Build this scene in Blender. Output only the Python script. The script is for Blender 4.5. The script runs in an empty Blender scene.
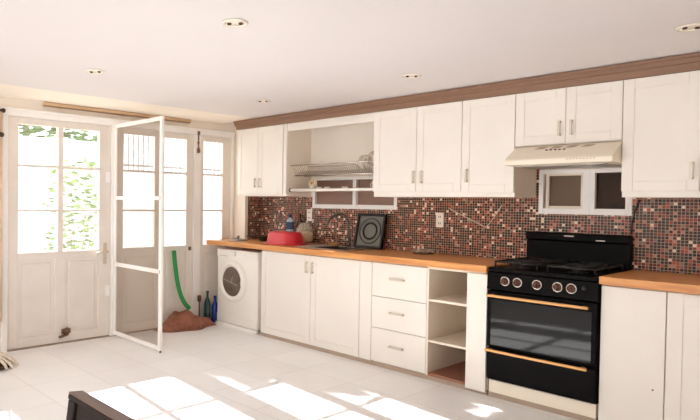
import bpy, bmesh, math, random
from mathutils import Vector, Matrix
SC = bpy.context.scene
COL = SC.collection
PI = math.pi

# ------------------------------------------------------------------ helpers
def lin(c):
    r = []
    for v in c:
        v /= 255.0
        r.append(v / 12.92 if v <= 0.04045 else ((v + 0.055) / 1.055) ** 2.4)
    return (r[0], r[1], r[2], 1.0)

def mat(name, rgb, rough=0.5, metal=0.0, var=0.06, scale=6.0, bump=0.0, bscale=40.0, spec=0.5, stretch=None):
    m = bpy.data.materials.new(name); m.use_nodes = True
    nt = m.node_tree; N = nt.nodes; Lk = nt.links
    b = N['Principled BSDF']
    b.inputs['Roughness'].default_value = rough
    b.inputs['Metallic'].default_value = metal
    b.inputs['Specular IOR Level'].default_value = spec
    g = N.new('ShaderNodeNewGeometry')
    vec = g.outputs['Position']
    if stretch:
        mp = N.new('ShaderNodeMapping'); mp.inputs['Scale'].default_value = stretch
        Lk.new(vec, mp.inputs['Vector']); vec = mp.outputs['Vector']
    n = N.new('ShaderNodeTexNoise'); n.inputs['Scale'].default_value = scale; n.inputs['Detail'].default_value = 4
    Lk.new(vec, n.inputs['Vector'])
    r = N.new('ShaderNodeValToRGB')
    c = lin(rgb)
    r.color_ramp.elements[0].position = 0.3; r.color_ramp.elements[1].position = 0.7
    r.color_ramp.elements[0].color = (c[0]*(1-var), c[1]*(1-var*1.2), c[2]*(1-var*1.4), 1)
    r.color_ramp.elements[1].color = (min(1, c[0]*(1+var)), min(1, c[1]*(1+var)), min(1, c[2]*(1+var)), 1)
    Lk.new(n.outputs['Fac'], r.inputs['Fac'])
    Lk.new(r.outputs['Color'], b.inputs['Base Color'])
    if bump:
        n2 = N.new('ShaderNodeTexNoise'); n2.inputs['Scale'].default_value = bscale
        Lk.new(vec, n2.inputs['Vector'])
        bp = N.new('ShaderNodeBump'); bp.inputs['Strength'].default_value = bump; bp.inputs['Distance'].default_value = 0.01
        Lk.new(n2.outputs['Fac'], bp.inputs['Height']); Lk.new(bp.outputs['Normal'], b.inputs['Normal'])
    return m

def glassy(name, rgb, transp=0.85, rough=0.03, spec=0.5):
    """thin pane: mostly see-through, a little of its own tint, clear reflections"""
    m = bpy.data.materials.new(name); m.use_nodes = True
    nt = m.node_tree; N = nt.nodes; Lk = nt.links
    N.remove(N['Principled BSDF'])
    out = N['Material Output']
    t = N.new('ShaderNodeBsdfTransparent'); t.inputs['Color'].default_value = (0.97, 0.97, 0.96, 1)
    p = N.new('ShaderNodeBsdfPrincipled'); p.inputs['Base Color'].default_value = lin(rgb); p.inputs['Roughness'].default_value = rough; p.inputs['Specular IOR Level'].default_value = spec
    n = N.new('ShaderNodeTexNoise'); n.inputs['Scale'].default_value = 3
    mr = N.new('ShaderNodeMapRange'); mr.inputs['To Min'].default_value = transp - 0.03; mr.inputs['To Max'].default_value = min(1, transp + 0.03)
    Lk.new(n.outputs['Fac'], mr.inputs['Value'])
    mx = N.new('ShaderNodeMixShader')
    Lk.new(mr.outputs['Result'], mx.inputs['Fac'])
    Lk.new(p.outputs['BSDF'], mx.inputs[1]); Lk.new(t.outputs['BSDF'], mx.inputs[2])
    Lk.new(mx.outputs['Shader'], out.inputs['Surface'])
    return m

class MB:
    def __init__(s): s.bm = bmesh.new()
    def _tf(s, vs, M):
        if M is not None: bmesh.ops.transform(s.bm, matrix=M, verts=vs)
    def box(s, x0, x1, y0, y1, z0, z1, bev=0.0, M=None, seg=2):
        r = bmesh.ops.create_cube(s.bm, size=1.0); vs = r['verts']
        for v in vs:
            v.co = Vector((x0 + (v.co.x+.5)*(x1-x0), y0 + (v.co.y+.5)*(y1-y0), z0 + (v.co.z+.5)*(z1-z0)))
        if bev > 0:
            es = list({e for v in vs for e in v.link_edges})
            rr = bmesh.ops.bevel(s.bm, geom=es, offset=bev, segments=seg, profile=0.5, affect='EDGES')
            vs = list({v for f in rr['faces'] for v in f.verts} | {v for v in vs if v.is_valid})
        s._tf(vs, M); return s
    def prism(s, pts, axis, a, b, bev=0.0):
        """pts: 2D outline in the two other axes (cyclic order of axes), extruded along axis a..b"""
        def mk(u, w, t):
            if axis == 'x': return Vector((t, u, w))
            if axis == 'y': return Vector((u, t, w))
            return Vector((u, w, t))
        v0 = [s.bm.verts.new(mk(u, w, a)) for u, w in pts]
        v1 = [s.bm.verts.new(mk(u, w, b)) for u, w in pts]
        n = len(pts); fs = [s.bm.faces.new(v0), s.bm.faces.new(v1)]
        for i in range(n): fs.append(s.bm.faces.new((v0[i], v0[(i+1) % n], v1[(i+1) % n], v1[i])))
        bmesh.ops.recalc_face_normals(s.bm, faces=fs)
        if bev > 0:
            es = list({e for f in fs for e in f.edges})
            bmesh.ops.bevel(s.bm, geom=es, offset=bev, segments=2, profile=0.5, affect='EDGES')
        return s
    def lathe(s, prof, center, axis='z', n=32, sx=1.0, sy=1.0, M=None):
        """prof: (radius, height) list; sx, sy stretch the ring"""
        c = Vector(center); rings = []; allv = []
        def place(a, b, h):
            if axis == 'z': return Vector((a, b, h))
            if axis == 'y': return Vector((a, h, b))
            return Vector((h, a, b))
        for r, h in prof:
            if r < 1e-6:
                v = s.bm.verts.new(place(0, 0, h)); rings.append([v]); allv.append(v)
            else:
                ring = [s.bm.verts.new(place(r*math.cos(2*PI*k/n)*sx, r*math.sin(2*PI*k/n)*sy, h)) for k in range(n)]
                rings.append(ring); allv += ring
        fs = []
        for a, b in zip(rings, rings[1:]):
            for k in range(n):
                k2 = (k+1) % n
                if len(a) == 1 and len(b) == 1: continue
                if len(a) == 1: fs.append(s.bm.faces.new((a[0], b[k], b[k2])))
                elif len(b) == 1: fs.append(s.bm.faces.new((a[k], a[k2], b[0])))
                else: fs.append(s.bm.faces.new((a[k], a[k2], b[k2], b[k])))
        for f in fs: f.smooth = True
        bmesh.ops.recalc_face_normals(s.bm, faces=fs)
        if M is not None: bmesh.ops.transform(s.bm, matrix=M, verts=allv)
        bmesh.ops.translate(s.bm, vec=c, verts=allv)
        return s
    def tube(s, pts, r, n=8, closed=False):
        pts = [Vector(p) for p in pts]; m = len(pts)
        rad = r if isinstance(r, (list, tuple)) else [r]*m
        rings = []; prev = None
        for i, p in enumerate(pts):
            if closed: d = pts[(i+1) % m] - pts[i-1]
            else: d = pts[min(i+1, m-1)] - pts[max(i-1, 0)]
            d.normalize()
            if prev is None:
                u = d.orthogonal().normalized()
            else:
                u = prev - d*prev.dot(d)
                u = u.normalized() if u.length > 1e-6 else d.orthogonal().normalized()
            prev = u; w = d.cross(u)
            rings.append([s.bm.verts.new(p + (u*math.cos(2*PI*k/n) + w*math.sin(2*PI*k/n))*rad[i]) for k in range(n)])
        fs = []
        rng = range(m) if closed else range(m-1)
        for i in rng:
            a, b = rings[i], rings[(i+1) % m]
            for k in range(n): fs.append(s.bm.faces.new((a[k], a[(k+1) % n], b[(k+1) % n], b[k])))
        for f in fs: f.smooth = True
        if not closed:
            fs.append(s.bm.faces.new(rings[0])); fs.append(s.bm.faces.new(rings[-1]))
        bmesh.ops.recalc_face_normals(s.bm, faces=fs)
        return s
    def torus(s, c, R, r, axis='z', n=32, k=8, sx=1.0, sy=1.0):
        pts = []
        for i in range(n):
            a, b = R*math.cos(2*PI*i/n)*sx, R*math.sin(2*PI*i/n)*sy
            pts.append(Vector(c) + (Vector((a, b, 0)) if axis == 'z' else Vector((a, 0, b)) if axis == 'y' else Vector((0, a, b))))
        return s.tube(pts, r, k, True)
    def build(s, name, m, parent=None, origin=(0, 0, 0), label=None):
        me = bpy.data.meshes.new(name)
        bmesh.ops.translate(s.bm, vec=-Vector(origin), verts=s.bm.verts)
        s.bm.to_mesh(me); s.bm.free()
        me.materials.append(m)
        o = bpy.data.objects.new(name, me); COL.objects.link(o)
        if parent is not None: o.parent = parent
        else: o.location = origin
        if label: o['label'] = label
        return o

class Thing:
    def __init__(s, name, loc, label, cat, group=None):
        s.o = bpy.data.objects.new(name, None); COL.objects.link(s.o)
        s.o.location = loc; s.loc = loc
        s.o['label'] = label; s.o['category'] = cat
        s.o.empty_display_size = 0.1
        if group: s.o['group'] = group
    def part(s, name, mb, m, parent=None, label=None):
        return mb.build(name, m, parent or s.o, s.loc, label)

def solo(name, mb, m, loc, label, cat, group=None):
    o = mb.build(name, m, None, loc)
    o['label'] = label; o['category'] = cat
    if group: o['group'] = group
    return o

def struct(name, mb, m, parent=None, label=None):
    o = mb.build(name, m, parent)
    if parent is None: o['kind'] = 'structure'
    if label: o['label'] = label
    return o

def bez(p0, p1, p2, p3, n=14):
    P = [Vector(p) for p in (p0, p1, p2, p3)]; r = []
    for i in range(n+1):
        t = i/n; u = 1-t
        r.append(P[0]*u**3 + P[1]*3*u*u*t + P[2]*3*u*t*t + P[3]*t**3)
    return r

# ------------------------------------------------------------------ materials
M_paint   = mat('cabinet_paint', (235, 229, 220), 0.4, var=0.02, scale=3)
M_carcass = mat('carcass_board', (232, 220, 204), 0.5, var=0.03, scale=4)
M_wall    = mat('wall_plaster', (236, 226, 213), 0.7, var=0.02, scale=3, bump=0.08)
M_ceil    = mat('ceiling_plaster', (218, 212, 211), 0.8, var=0.01, scale=2)
M_trim    = mat('white_trim', (244, 241, 237), 0.45, var=0.02)
M_door    = mat('door_paint', (230, 222, 213), 0.5, var=0.03, scale=5)
M_crown   = mat('brown_crown_wood', (132, 98, 76), 0.5, var=0.08, scale=5, stretch=(1, 8, 8))
M_steelh  = mat('brushed_handle', (208, 198, 182), 0.35, metal=0.25, var=0.03)
M_bronze  = mat('aged_brass', (124, 94, 72), 0.45, metal=0.4, var=0.15, scale=30)
M_iron    = mat('dark_iron', (70, 48, 38), 0.5, metal=0.3, var=0.1)
M_black   = mat('black_enamel', (14, 11, 10), 0.4, var=0.1, spec=0.06)
M_blackg  = mat('black_oven_glass', (8, 7, 6), 0.045, var=0.05, spec=0.4)
M_cast    = mat('cast_iron', (20, 17, 16), 0.6, var=0.15, scale=40)
M_brass   = mat('satin_brass_bar', (214, 160, 98), 0.35, metal=0.35, var=0.06, scale=20)
M_chrome  = mat('chrome', (206, 196, 186), 0.2, metal=0.9, var=0.03)
M_steel   = mat('stainless', (170, 160, 152), 0.32, metal=0.85, var=0.04, stretch=(2, 30, 2))
M_darkst  = mat('sink_dark_bowl', (92, 80, 74), 0.35, metal=0.6, var=0.06)
M_white   = mat('white_enamel', (242, 238, 230), 0.3, var=0.015)
M_hood    = mat('cream_enamel', (240, 229, 210), 0.32, var=0.015)
M_red     = mat('red_plastic', (206, 38, 48), 0.3, var=0.05)
M_green   = mat('green_plastic', (24, 140, 66), 0.4, var=0.08)
M_rug     = mat('red_brown_cloth', (150, 98, 78), 0.95, var=0.25, scale=22, bump=0.8, bscale=60)
M_chairw  = mat('dark_chair_wood', (40, 30, 26), 0.6, var=0.12, scale=8, stretch=(1, 1, 10), spec=0.15)
M_chairlit  = mat('chair_top_lit', (104, 76, 65), 0.45, var=0.1, scale=8, stretch=(1, 10, 10))  # same wood, paler: colour carries the light falling from above
M_plinth  = mat('plinth_board', (176, 156, 138), 0.6, var=0.06)
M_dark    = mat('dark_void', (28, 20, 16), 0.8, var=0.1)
M_cord    = mat('black_cord', (30, 26, 24), 0.5)
M_wcord   = mat('white_cord', (224, 206, 190), 0.5)
M_tray    = mat('black_tray', (104, 102, 92), 0.35, metal=0.2, var=0.08)
M_porc    = mat('porcelain', (240, 230, 216), 0.25, var=0.02)
M_wood    = mat('shelf_red_floor', (148, 98, 76), 0.6, var=0.1)
M_tan     = mat('tan_fabric', (216, 190, 164), 0.9, var=0.08, scale=25)
M_mop     = mat('cotton_strands', (226, 214, 198), 0.95, var=0.12, scale=40, bump=0.5)
M_darkw   = mat('dark_stick_wood', (84, 56, 42), 0.6, var=0.12)
M_bluep   = mat('blue_bottle', (34, 58, 140), 0.25, var=0.1)
M_gbot    = mat('green_bottle', (24, 62, 52), 0.2, var=0.1)
M_pblue   = mat('pale_blue_plastic', (168, 190, 206), 0.35, var=0.05)
M_navy    = mat('navy_label', (24, 48, 84), 0.4, var=0.05)
M_brownb  = mat('brown_glass', (84, 50, 40), 0.2, var=0.1)
M_amber   = mat('amber_soap', (176, 124, 58), 0.4, var=0.08)
M_cream   = mat('cream_contents', (236, 216, 176), 0.7, var=0.2, scale=35)
M_rail    = mat('rail_wood', (206, 174, 138), 0.5, var=0.06, stretch=(8, 1, 8))
M_glass   = glassy('window_glass', (240, 240, 236), 0.93)
M_grefl  = glassy('reflection_tint_pane', (130, 108, 88), 0.3, 0.3, 0.15)  # grey-brown base colour stands in for the room reflected in the pane
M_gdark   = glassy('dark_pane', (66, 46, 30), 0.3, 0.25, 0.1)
M_gpink   = glassy('warm_reflection_pane', (160, 128, 112), 0.2, 0.25, 0.2)  # pinkish brown base colour paints in a reflection of the bright room
M_jar     = glassy('jar_glass', (232, 220, 200), 0.78, 0.03)
M_mesh    = glassy('fly_mesh', (150, 128, 112), 0.8, 0.9)
M_leaf    = mat('leaf_green', (120, 144, 88), 0.6, var=0.35, scale=9)
M_leafd   = mat('hedge_green', (112, 136, 84), 0.6, var=0.35, scale=6)
M_bark    = mat('bark', (160, 140, 120), 0.9, var=0.2)
M_patio   = mat('patio_concrete', (226, 218, 206), 0.8, var=0.04)
M_gwall   = mat('garden_wall_paint', (200, 204, 210), 0.8, var=0.02)
M_bars    = mat('railing_paint', (120, 108, 102), 0.6, var=0.05)
M_yellow  = mat('yellow_cloth', (238, 222, 90), 0.8, var=0.08)

def wood_counter():
    m = bpy.data.materials.new('butcher_block'); m.use_nodes = True
    nt = m.node_tree; N = nt.nodes; Lk = nt.links; b = N['Principled BSDF']
    b.inputs['Roughness'].default_value = 0.32
    g = N.new('ShaderNodeNewGeometry')
    mp = N.new('ShaderNodeMapping'); mp.inputs['Scale'].default_value = (1.6, 24, 24)
    Lk.new(g.outputs['Position'], mp.inputs['Vector'])
    n = N.new('ShaderNodeTexNoise'); n.inputs['Scale'].default_value = 1.6; n.inputs['Detail'].default_value = 5
    Lk.new(mp.outputs['Vector'], n.inputs['Vector'])
    r = N.new('ShaderNodeValToRGB')
    r.color_ramp.elements[0].position = 0.3; r.color_ramp.elements[0].color = lin((196, 124, 70))
    r.color_ramp.elements[1].position = 0.72; r.color_ramp.elements[1].color = lin((230, 168, 102))
    Lk.new(n.outputs['Fac'], r.inputs['Fac']); Lk.new(r.outputs['Color'], b.inputs['Base Color'])
    return m
M_block = wood_counter()

def mnode(N, Lk, op, a, b=None):
    n = N.new('ShaderNodeMath'); n.operation = op
    for i, v in enumerate((a, b)):
        if v is None: continue
        if isinstance(v, (int, float)): n.inputs[i].default_value = v
        else: Lk.new(v, n.inputs[i])
    return n.outputs[0]

def mosaic():
    m = bpy.data.materials.new('glass_mosaic'); m.use_nodes = True
    nt = m.node_tree; N = nt.nodes; Lk = nt.links; b = N['Principled BSDF']; b.inputs['Specular IOR Level'].default_value = 0.25
    g = N.new('ShaderNodeNewGeometry'); sp = N.new('ShaderNodeSeparateXYZ'); Lk.new(g.outputs['Position'], sp.inputs[0])
    u = mnode(N, Lk, 'DIVIDE', mnode(N, Lk, 'ADD', sp.outputs['X'], mnode(N, Lk, 'MULTIPLY', sp.outputs['Y'], 1.0)), 0.0212)
    v = mnode(N, Lk, 'DIVIDE', sp.outputs['Z'], 0.0200)
    cu, cv = mnode(N, Lk, 'FLOOR', u), mnode(N, Lk, 'FLOOR', v)
    cb = N.new('ShaderNodeCombineXYZ'); Lk.new(cu, cb.inputs[0]); Lk.new(cv, cb.inputs[1])
    wn = N.new('ShaderNodeTexWhiteNoise'); wn.noise_dimensions = '2D'; Lk.new(cb.outputs[0], wn.inputs['Vector'])
    r = N.new('ShaderNodeValToRGB'); cr = r.color_ramp; cr.interpolation = 'CONSTANT'
    cols = [(0.0, (34, 16, 13)), (0.24, (62, 26, 20)), (0.42, (108, 40, 30)), (0.55, (148, 56, 42)), (0.64, (176, 78, 54)),
            (0.70, (58, 40, 28)), (0.78, (26, 20, 20)), (0.86, (190, 138, 118)), (0.91, (236, 216, 192)), (0.96, (140, 112, 98))]
    cr.elements[0].position = 0; cr.elements[0].color = lin(cols[0][1])
    cr.elements[1].position = cols[1][0]; cr.elements[1].color = lin(cols[1][1])
    for p, c in cols[2:]:
        e = cr.elements.new(p); e.color = lin(c)
    Lk.new(wn.outputs['Value'], r.inputs['Fac'])
    fu, fv = mnode(N, Lk, 'FRACT', u), mnode(N, Lk, 'FRACT', v)
    eu = mnode(N, Lk, 'ABSOLUTE', mnode(N, Lk, 'SUBTRACT', fu, 0.5)); ev = mnode(N, Lk, 'ABSOLUTE', mnode(N, Lk, 'SUBTRACT', fv, 0.5))
    gm = mnode(N, Lk, 'GREATER_THAN', mnode(N, Lk, 'MAXIMUM', eu, ev), 0.435)
    mx = N.new('ShaderNodeMix'); mx.data_type = 'RGBA'
    Lk.new(gm, mx.inputs['Factor']); Lk.new(r.outputs['Color'], mx.inputs['A']); mx.inputs['B'].default_value = lin((198, 168, 142))
    Lk.new(mx.outputs['Result'], b.inputs['Base Color'])
    rr = mnode(N, Lk, 'ADD', mnode(N, Lk, 'MULTIPLY', gm, 0.5), 0.25); Lk.new(rr, b.inputs['Roughness'])
    bp = N.new('ShaderNodeBump'); bp.inputs['Strength'].default_value = 0.25; bp.inputs['Distance'].default_value = 0.002
    Lk.new(mnode(N, Lk, 'SUBTRACT', 1.0, gm), bp.inputs['Height']); Lk.new(bp.outputs['Normal'], b.inputs['Normal'])
    return m
M_mosaic = mosaic()

def floor_mat():
    m = bpy.data.materials.new('white_floor_tile'); m.use_nodes = True
    nt = m.node_tree; N = nt.nodes; Lk = nt.links; b = N['Principled BSDF']
    g = N.new('ShaderNodeNewGeometry'); sp = N.new('ShaderNodeSeparateXYZ'); Lk.new(g.outputs['Position'], sp.inputs[0])
    u = mnode(N, Lk, 'DIVIDE', mnode(N, Lk, 'ADD', sp.outputs['X'], -2.905 + 4.6), 0.46)
    v = mnode(N, Lk, 'DIVIDE', mnode(N, Lk, 'ADD', sp.outputs['Y'], 1.12 + 9.2), 0.46)
    fu, fv = mnode(N, Lk, 'FRACT', u), mnode(N, Lk, 'FRACT', v)
    eu = mnode(N, Lk, 'ABSOLUTE', mnode(N, Lk, 'SUBTRACT', fu, 0.5)); ev = mnode(N, Lk, 'ABSOLUTE', mnode(N, Lk, 'SUBTRACT', fv, 0.5))
    gm = mnode(N, Lk, 'GREATER_THAN', mnode(N, Lk, 'MAXIMUM', eu, ev), 0.4945)
    cb = N.new('ShaderNodeCombineXYZ'); Lk.new(mnode(N, Lk, 'FLOOR', u), cb.inputs[0]); Lk.new(mnode(N, Lk, 'FLOOR', v), cb.inputs[1])
    wn = N.new('ShaderNodeTexWhiteNoise'); wn.noise_dimensions = '2D'; Lk.new(cb.outputs[0], wn.inputs['Vector'])
    n = N.new('ShaderNodeTexNoise'); n.inputs['Scale'].default_value = 2.2; n.inputs['Detail'].default_value = 6; Lk.new(g.outputs['Position'], n.inputs['Vector'])
    f = mnode(N, Lk, 'ADD', mnode(N, Lk, 'MULTIPLY', wn.outputs['Value'], 0.3), mnode(N, Lk, 'MULTIPLY', n.outputs['Fac'], 0.7))
    r = N.new('ShaderNodeValToRGB')
    r.color_ramp.elements[0].position = 0.3; r.color_ramp.elements[0].color = lin((238, 236, 235))
    r.color_ramp.elements[1].position = 0.75; r.color_ramp.elements[1].color = lin((246, 245, 244))
    Lk.new(f, r.inputs['Fac'])
    mx = N.new('ShaderNodeMix'); mx.data_type = 'RGBA'
    Lk.new(gm, mx.inputs['Factor']); Lk.new(r.outputs['Color'], mx.inputs['A']); mx.inputs['B'].default_value = lin((222, 217, 212))
    Lk.new(mx.outputs['Result'], b.inputs['Base Color'])
    b.inputs['Roughness'].default_value = 0.38; b.inputs['Specular IOR Level'].default_value = 0.4
    return m
M_floor = floor_mat()

# ------------------------------------------------------------------ room shell
XR, YF, ZC = 6.3, -6.4, 2.212
struct('floor', MB().box(-0.12, XR, YF, 0.0, -0.1, 0.0), M_floor)
struct('ceiling', MB().box(-0.12, XR+.12, YF-.12, 1.0, ZC, ZC+0.12), M_ceil)
# back wall with two interior window openings
b = MB()
def wall_xz(b, xs, holes, y0, y1, z0, z1):
    """wall in the XZ plane from boxes, holes = [(x0,x1,z0,z1)] sorted along x"""
    x = xs[0]
    for h in holes:
        if h[0] > x: b.box(x, h[0], y0, y1, z0, z1)
        if h[2] > z0: b.box(h[0], h[1], y0, y1, z0, h[2])
        if h[3] < z1: b.box(h[0], h[1], y0, y1, h[3], z1)
        x = h[1]
    if x < xs[1]: b.box(x, xs[1], y0, y1, z0, z1)
NW = (1.012, 2.05, 1.273, 1.588)     # window over the sink
HW = (3.318, 3.925, 1.268, 1.592)    # window behind the stove
wall_xz(b, (-0.12, XR), [NW, HW], 0.0, 0.1, 0.0, ZC)
struct('wall_back', b, M_wall)
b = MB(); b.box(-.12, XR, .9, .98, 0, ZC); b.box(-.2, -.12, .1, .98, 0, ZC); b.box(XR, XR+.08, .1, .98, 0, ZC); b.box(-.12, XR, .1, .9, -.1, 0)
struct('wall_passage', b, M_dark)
# left wall: pieces round the row of glazed doors
b = MB()
b.box(-.12, 0, -.25, 0, 0, ZC); b.box(-.12, 0, -2.81, -.25, 2.09, ZC)
b.box(-.12, 0, -2.88, -2.81, 0, ZC); b.box(-.12, 0, -3.355, -2.88, 2.047, ZC); b.box(-.12, 0, -4.4, -3.355, 0, ZC)
b.box(-.12, 0, -5.9, -4.4, 0, ZC); b.box(-.12, 0, YF, -5.9, 0, ZC)
struct('wall_left', b, M_wall)
struct('wall_corner', MB().box(0, .2, -.24, 0, 0, ZC), M_wall)
b = MB(); b.box(XR, XR+.12, YF, .1, 0, ZC); struct('wall_right', b, M_wall)
b = MB()
def wall_front():
    wall_xz(b, (-.12, XR+.12), [(.5, 2.5, .75, 2.1), (3.0, 5.2, .05, 2.1)], YF-.12, YF, 0, ZC)  # both openings added out of view to brighten the room
wall_front(); struct('wall_front', b, M_wall)

# mosaic splashback: slabs around the windows
b = MB(); T = -.008; ZT = 1.389
def slab(x0, x1, z0, z1): b.box(x0, x1, T, 0, z0, z1)
slab(.209, NW[0], .865, ZT); slab(NW[0], NW[1], .865, NW[2]); slab(NW[1], HW[0]-.03, .865, ZT)
slab(HW[0]-.03, HW[0], .865, 1.66); slab(HW[0], HW[1], .865, HW[2]); slab(HW[1], 5.0, .865, ZT)
b.box(.2, .2085, -.20, -.0085, .865, ZT)
struct('trim_1', b, M_mosaic)
# crown along the cabinet tops
b = MB()
b.prism([(-.352, 2.118), (-.372, 2.118), (-.385, 2.158), (-.40, 2.162), (-.405, 2.185), (-.415, 2.19), (-.418, 2.207), (-.352, 2.207)], 'x', .19, 5.3)
struct('trim_2', b, M_crown)
# white head trim, cornice and jambs of the glazed door row
b = MB()
b.box(0, .03, -2.83, -.25, 2.098, 2.116, .004); b.box(0, .02, -2.83, -.25, 2.05, 2.098, .003)
b.box(-.1, .025, -2.812, -2.768, 0, 2.05, .004)
b.box(-.1, .012, -1.782, -1.735, 0, 2.05, .003)
b.box(-.1, .012, -.802, -.716, 0, 2.05, .003)
b.box(-.1, .012, -.29, -.25, 0, 2.05, .003)
b.box(-.1, -.0005, -2.80, -.26, 2.047, 2.10)
struct('trim_3', b, M_trim)
b = MB(); b.prism([(0, 2.196), (.05, 2.199), (.2, 2.206), (.4, 2.2105), (.52, 2.2118), (0, 2.2118)], 'y', YF, -.42)
struct('trim_4', b, M_wall)
struct('trim_5', MB().box(-.118, .012, -2.81, -.25, .0005, .006), M_plinth)

# ------------------------------------------------------------------ glazed doors
ROWS = [(.855, 1.218), (1.240, 1.612), (1.636, 1.985)]
def leaf(name, y0, y1, cols, zt=2.045, panel=True, rows=ROWS):
    xa, xb = -.05, -.006
    b = MB(); ya = cols[0][0]; yb = cols[-1][1]
    b.box(xa, xb, y0, ya, .012, zt, .003); b.box(xa, xb, yb, y1, .012, zt, .003)
    for (c0, c1), (d0, d1) in zip(cols, cols[1:]): b.box(xa, xb, c1, d0, rows[0][0], rows[-1][1], .003)
    b.box(xa, xb, ya, yb, rows[-1][1], zt, .003)
    for r0, r1 in zip(rows, rows[1:]):
        b.box(xa+.004, xb-.004, ya, yb, r0[1], r1[0], .003)
    b.box(xa, xb, ya, yb, .79, rows[0][0], .003)
    b.box(xa, xb, ya, yb, .012, .1, .003)
    n = len(cols); w = (yb-ya)
    if n == 2:
        mid = (cols[0][1]+cols[1][0])/2
        b.box(xa, xb, mid-.05, mid+.05, .1, .79, .003)
        spans = [(ya, mid-.05), (mid+.05, yb)]
    else: spans = [(ya, yb)]
    for s0, s1 in spans:
        b.box(xa+.01, xb-.014, s0, s1, .1, .79)
        b.box(xa+.01, xb-.006, s0+.035, s1-.035, .135, .755, .006)
    o = struct(name, b, M_door)
    g = MB()
    for c0, c1 in cols:
        for r0, r1 in rows: g.box(-.031, -.027, c0-.004, c1+.004, r0-.004, r1+.004)
    g.build('glass_panes', M_glass, o)
    return o
d1 = leaf('door_1', -2.766, -1.785, [(-2.668, -2.310), (-2.258, -1.902)])
d2 = leaf('door_2', -1.733, -.804, [(-1.645, -1.285), (-1.165, -.893)])
d3 = leaf('window_4', -3.35, -2.882, [(-3.25, -2.985)])
w1 = leaf('window_1', -.714, -.292, [(-.664, -.402)])
# door furniture
b = MB(); b.box(-.006, .002, -1.862, -1.822, .71, .915, .002); b.lathe([(0, 0), (.012, 0), (.012, .05), (0, .05)], (0, -1.84, .832), 'x', 14)
b.tube([(.045, -1.84, .832), (.05, -1.86, .832), (.05, -1.92, .828), (.046, -1.95, .824)], .009, 10)
b.lathe([(0, 0), (.011, 0), (.011, .012), (0, .012)], (0, -1.842, .755), 'x', 12)
b.build('door_handle', M_steelh, d1)
b = MB(); b.box(-.006, .006, -2.275, -2.185, .085, .135, .006); b.lathe([(0, 0), (.022, 0), (.03, .02), (.018, .045), (0, .05)], (0, -2.228, .118), 'x', 16)
b.tube([(.012, -2.30, .062), (.02, -2.26, .075), (.02, -2.215, .085)], .013, 10)
b.build('floor_bolt', M_bronze, d1)
b = MB(); b.box(-.006, .004, -1.83, -1.79, .4, .5, .002); b.box(-.006, .004, -1.835, -1.79, 1.5, 1.6, .002)
b.build('hinge', M_trim, d1)
b = MB(); b.box(-.006, .006, -.86, -.83, .80, .84, .003); b.build('lock_plate', M_bronze, d2)
b = MB(); b.tube([(.02, -.757, 1.86), (.02, -.757, 2.07)], .008, 10); b.lathe([(0, -.012), (.018, -.008), (.02, 0), (.018, .03), (.008, .05), (0, .05)], (.02, -.757, 1.86), 'z', 14)
b.box(.0125, .03, -.772, -.742, 2.045, 2.085, .004); b.box(.0125, .026, -.77, -.744, 1.95, 1.97, .003)
solo('door_bolt', b, M_bronze, (.02, -.757, 1.85), 'dark brass surface bolt on the post left of the narrow glazed window', 'bolt')
# wooden curtain track above the doors
t = Thing('curtain_track', (.03, -1.67, 2.18), 'long pale wooden curtain track fixed to the wall above the glazed doors', 'curtain rail')
b = MB(); b.box(.0, .045, -2.462, -.872, 2.168, 2.195, .004); t.part('rail', b, M_rail)
b = MB(); b.box(.012, .036, -2.455, -.88, 2.157, 2.1675); t.part('groove_strip', b, mat('groove_brown', (150, 116, 88), .6), label='dark groove strip under the rail')
for y in (-2.3, -1.67, -1.0): t.part('bracket', MB().box(.0005, .02, y-.012, y+.012, 2.153, 2.1675), M_rail)

# fly-screen door standing open at right angles
t = Thing('screen_door', (.02, -1.745, .012), 'white framed fly screen door standing open into the room', 'screen door')
b = MB(); ya, yb = -1.757, -1.731; zt = 2.062
b.box(.016, .05, ya, yb, .02, zt, .003); t.part('hinge_stile', b, M_trim)
b = MB(); b.box(.828, .864, ya, yb, .02, zt, .003); t.part('outer_stile', b, M_trim)
for nm, z0, z1 in (('top_rail', zt-.036, zt), ('middle_rail', 1.335, 1.368), ('lower_rail', .690, .726), ('bottom_rail', .02, .056)):
    b = MB(); b.box(.05, .828, ya+.003, yb-.003, z0, z1, .003); t.part(nm, b, M_trim)
for z0, z1 in ((.056, .690), (.726, 1.335), (1.368, zt-.036)):
    b = MB(); b.box(.05, .828, -1.7455, -1.7425, z0, z1); t.part('mesh_panel', b, M_mesh)
b = MB()
for z in (.70, .717, 1.343, 1.36): b.lathe([(0, -.003), (.006, -.003), (.006, 0), (0, 0)], (.846, ya, z), 'y', 10)
t.part('rivet', b, M_iron)
b = MB(); b.box(.002, .016, -1.752, -1.737, .3, .4); b.box(.002, .016, -1.752, -1.737, 1.7, 1.8); t.part('hinge', b, M_steelh)
b = MB(); b.tube([(.852, -1.744, .0005), (.852, -1.744, .02)], .008, 10); t.part('foot', b, M_iron)

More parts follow.
